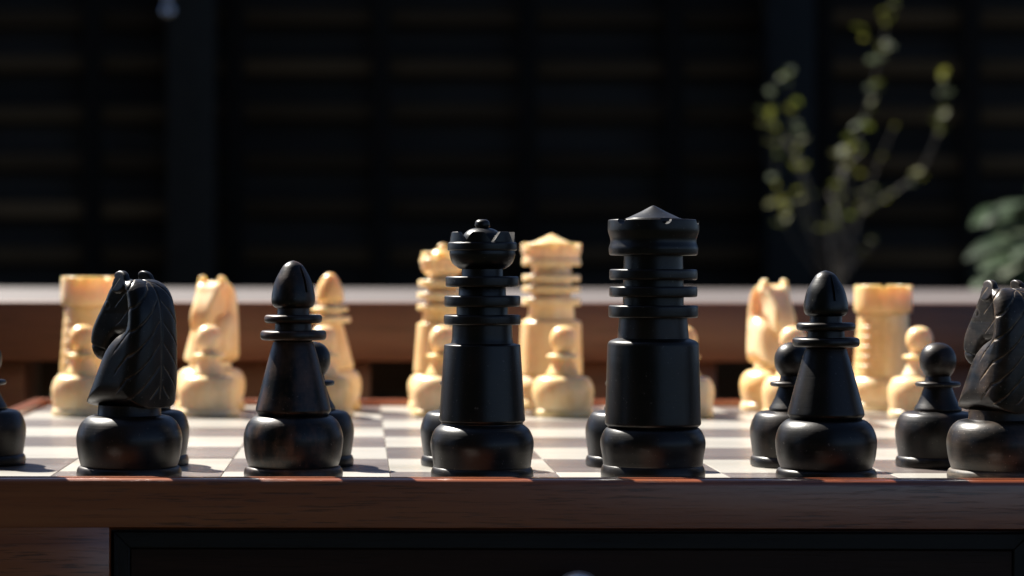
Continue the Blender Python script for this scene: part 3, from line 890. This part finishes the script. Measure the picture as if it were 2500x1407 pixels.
root_top = pt(2045, 720)
BR = [
 ([(2045, 720), (1975, 640), (1920, 560), (1893, 480), (1884, 380), (1872, 290), (1878, 205)], 0.0042, -0.05,
  [(1874, 215, 1), (1868, 290, 0), (1876, 305, 0), (1860, 300, 1), (1882, 363, 0), (1888, 378, 0), (1889, 430, 1), (1892, 486, 0), (1905, 500, 0), (1912, 542, 0), (1906, 548, 0)]),
 ([(2045, 720), (2000, 620), (1970, 500), (1966, 400), (1956, 300), (1940, 175)], 0.0042, 0.08,
  [(1938, 172, 1), (1936, 190, 1), (1951, 250, 0), (1947, 268, 0), (1958, 300, 1), (1952, 312, 1), (1964, 345, 0), (1966, 362, 0), (1962, 409, 0), (1961, 468, 0)]),
 ([(2045, 720), (2020, 600), (2028, 480), (2045, 400), (2085, 320), (2106, 230), (2128, 120), (2145, 10), (2150, -60)], 0.0055, -0.12,
  [(2145, 20, 0), (2140, 34, 0), (2132, 79, 0), (2138, 82, 0), (2137, 123, 1), (2104, 155, 1), (2108, 165, 1), (2126, 140, 0), (2104, 225, 1), (2112, 215, 0), (2104, 271, 0), (2089, 307, 1), (2080, 316, 0), (2068, 355, 1), (2055, 375, 0), (2033, 389, 0), (2040, 80, 0), (2036, 92, 0)]),
 ([(2045, 720), (2035, 590), (2050, 500), (2065, 430), (2125, 362)], 0.0060, 0.10, [(2058, 471, 0), (2040, 530, 0), (2028, 560, 0), (2026, 575, 0)]),
 ([(2045, 720), (2066, 660), (2132, 585)], 0.0075, -0.02, []),
 ([(2045, 720), (2085, 600), (2106, 520), (2150, 490), (2215, 450), (2262, 420)], 0.0060, 0.05, [(2258, 412, 0), (2262, 428, 0), (2240, 440, 1), (2104, 515, 0)]),
 ([(2262, 420), (2300, 330), (2318, 260), (2324, 165)], 0.0034, 0.06, [(2322, 172, 0), (2318, 185, 0), (2324, 222, 1), (2320, 232, 1), (2317, 271, 0), (2307, 305, 0), (2312, 315, 0)]),
]
TW = [0.42, 0.42, 0.42, 0.6, 0.8, 0.5, 0.28]
for q, (pp, r0, dy, lv) in enumerate(BR):
    pts = []
    for i, (x, y) in enumerate(pp):
        f = i / (len(pp) - 1)
        pts.append(pt(x, y, dy * f + (0.05 if q == 6 else 0) * (1 - f)) - shrub_base)
    pts = [Vector((*p2,)) for p2 in pts]
    dense = []
    for i in range(len(pts) - 1):
        p0 = pts[max(i-1, 0)]; p1 = pts[i]; p2 = pts[i+1]; p3 = pts[min(i+2, len(pts)-1)]
        for k in range(4):
            t = k / 4
            dense.append(0.5 * ((2*p1) + (p2-p0)*t + (2*p0-5*p1+4*p2-p3)*t*t + (3*p1-p0-3*p2+p3)*t**3))
    dense.append(pts[-1])
    obj('twig', tube_mesh('twig', dense, [r0 * TW[q] * (1 - 0.6 * i / len(dense)) for i in range(len(dense))]), M['twig'], shrub)
    for k in range(7):
        o = obj('leaf', lm, None, shrub, random.choice(dense[len(dense) // 3:])); k_ = random.uniform(0.3, 0.7)
        o.rotation_euler = (random.uniform(-.8, .8), random.uniform(-1.2, 0.2), random.uniform(0, 6.28)); o.scale = (k_, k_, k_)
    for (lx, ly, kind) in lv:
        near = min(dense, key=lambda p: (p - (pt(lx, ly, dy) - shrub_base)).length)
        tgt = pt(lx, ly, near.y) - shrub_base
        # join the twig with a leaf on either side of the target
        for s in (0, 1):
            d = (tgt - near)
            o = obj('leaf', (lm2 if kind else lm), None, shrub, near + d * 0.5 + Vector((0, random.uniform(-.008, .008), random.uniform(-.006, .006))))
            o.rotation_euler = (random.uniform(-.6, .6), random.uniform(-1.0, 0.2), random.uniform(0, 6.28))
            k_ = random.uniform(0.6, 1.05); o.scale = (k_, k_, k_)
for q in range(9):                     # bare thin side twigs
    x0 = random.uniform(1960, 2120); h_ = random.uniform(180, 430)
    x1 = x0 + (x0 - 2045) * 0.9 + random.uniform(-40, 40)
    a_ = pt(2045 + (x0 - 2045) * 0.25, 690, 0) - shrub_base; b_ = pt(x0, 690 - h_ * 0.5, random.uniform(-.1, .1)) - shrub_base; c_ = pt(x1, 690 - h_, random.uniform(-.15, .15)) - shrub_base
    dense = [a_.lerp(b_, k / 5).lerp(b_.lerp(c_, k / 5), k / 5) for k in range(6)]
    obj('twig', tube_mesh('twig', dense, [0.0024 - 0.0003 * k for k in range(6)], 6), M['twig'], shrub)
    for k in (3, 4, 5):
        o = obj('leaf', lm, None, shrub, dense[k]); k_ = random.uniform(0.4, 0.75)
        o.rotation_euler = (random.uniform(-.6, .6), random.uniform(-1.0, 0.2), random.uniform(0, 6.28)); o.scale = (k_, k_, k_)
trunk = [Vector((0, 0, 0)), Vector((0.004, 0.01, 0.15)), Vector((-0.006, 0, 0.3)), root_top - shrub_base]
obj('trunk', tube_mesh('trunk', trunk, [0.014, 0.012, 0.010, 0.009]), M['twig'], shrub)

bp_base = Vector((fx(2560, 4.3), 4.3, 0.004))
bpl = empty('broad_leaf_plant', bp_base)
tag(bpl, 'plant with broad green and pale grey leaves at the right edge', 'plant')
bl = leaf_mesh('broad_leaf', 0.115, 0.052, 0.30, 7); bl.materials.append(M['broad'])
bl2 = leaf_mesh('broad_leaf', 0.10, 0.044, 0.25, 7); bl2.materials.append(M['pale'])
spots = [(2485, 512, 0), (2470, 530, 0), (2455, 560, 1), (2476, 585, 1), (2495, 545, 0), (2420, 612, 0), (2440, 600, 1), (2480, 620, 0), (2445, 655, 1), (2490, 650, 0),
         (2430, 690, 0), (2500, 690, 0), (2540, 520, 0), (2570, 480, 0), (2600, 530, 1), (2560, 570, 0), (2620, 590, 0), (2590, 640, 1), (2640, 660, 0), (2530, 620, 0), (2550, 680, 0), (2660, 540, 0)]
for q, (x, y, kind) in enumerate(spots):
    tip = pt(x - (22 if x < 2510 else -20), y - 8, random.uniform(-.12, .12), 4.3) - bp_base
    side = -1 if x < 2560 else 1
    stem0 = Vector((side * random.uniform(0, 0.03), random.uniform(-.03, .03), 0.0))
    mid = stem0.lerp(tip, 0.6) + Vector((-side * 0.02, 0, 0.05))
    att = tip + Vector((0.045 * -side, 0, 0.012))
    obj('stalk', tube_mesh('stalk', [stem0, stem0.lerp(mid, .5), mid, att], [0.004, 0.0035, 0.003, 0.0022], 6), M['broad'], bpl)
    o = obj('broad_leaf', bl2 if kind else bl, None, bpl, att)
    o.rotation_euler = (random.uniform(-.3, .3), random.uniform(-.1, .35), (-2.3 if side < 0 else -0.8) + random.uniform(-.5, .5))
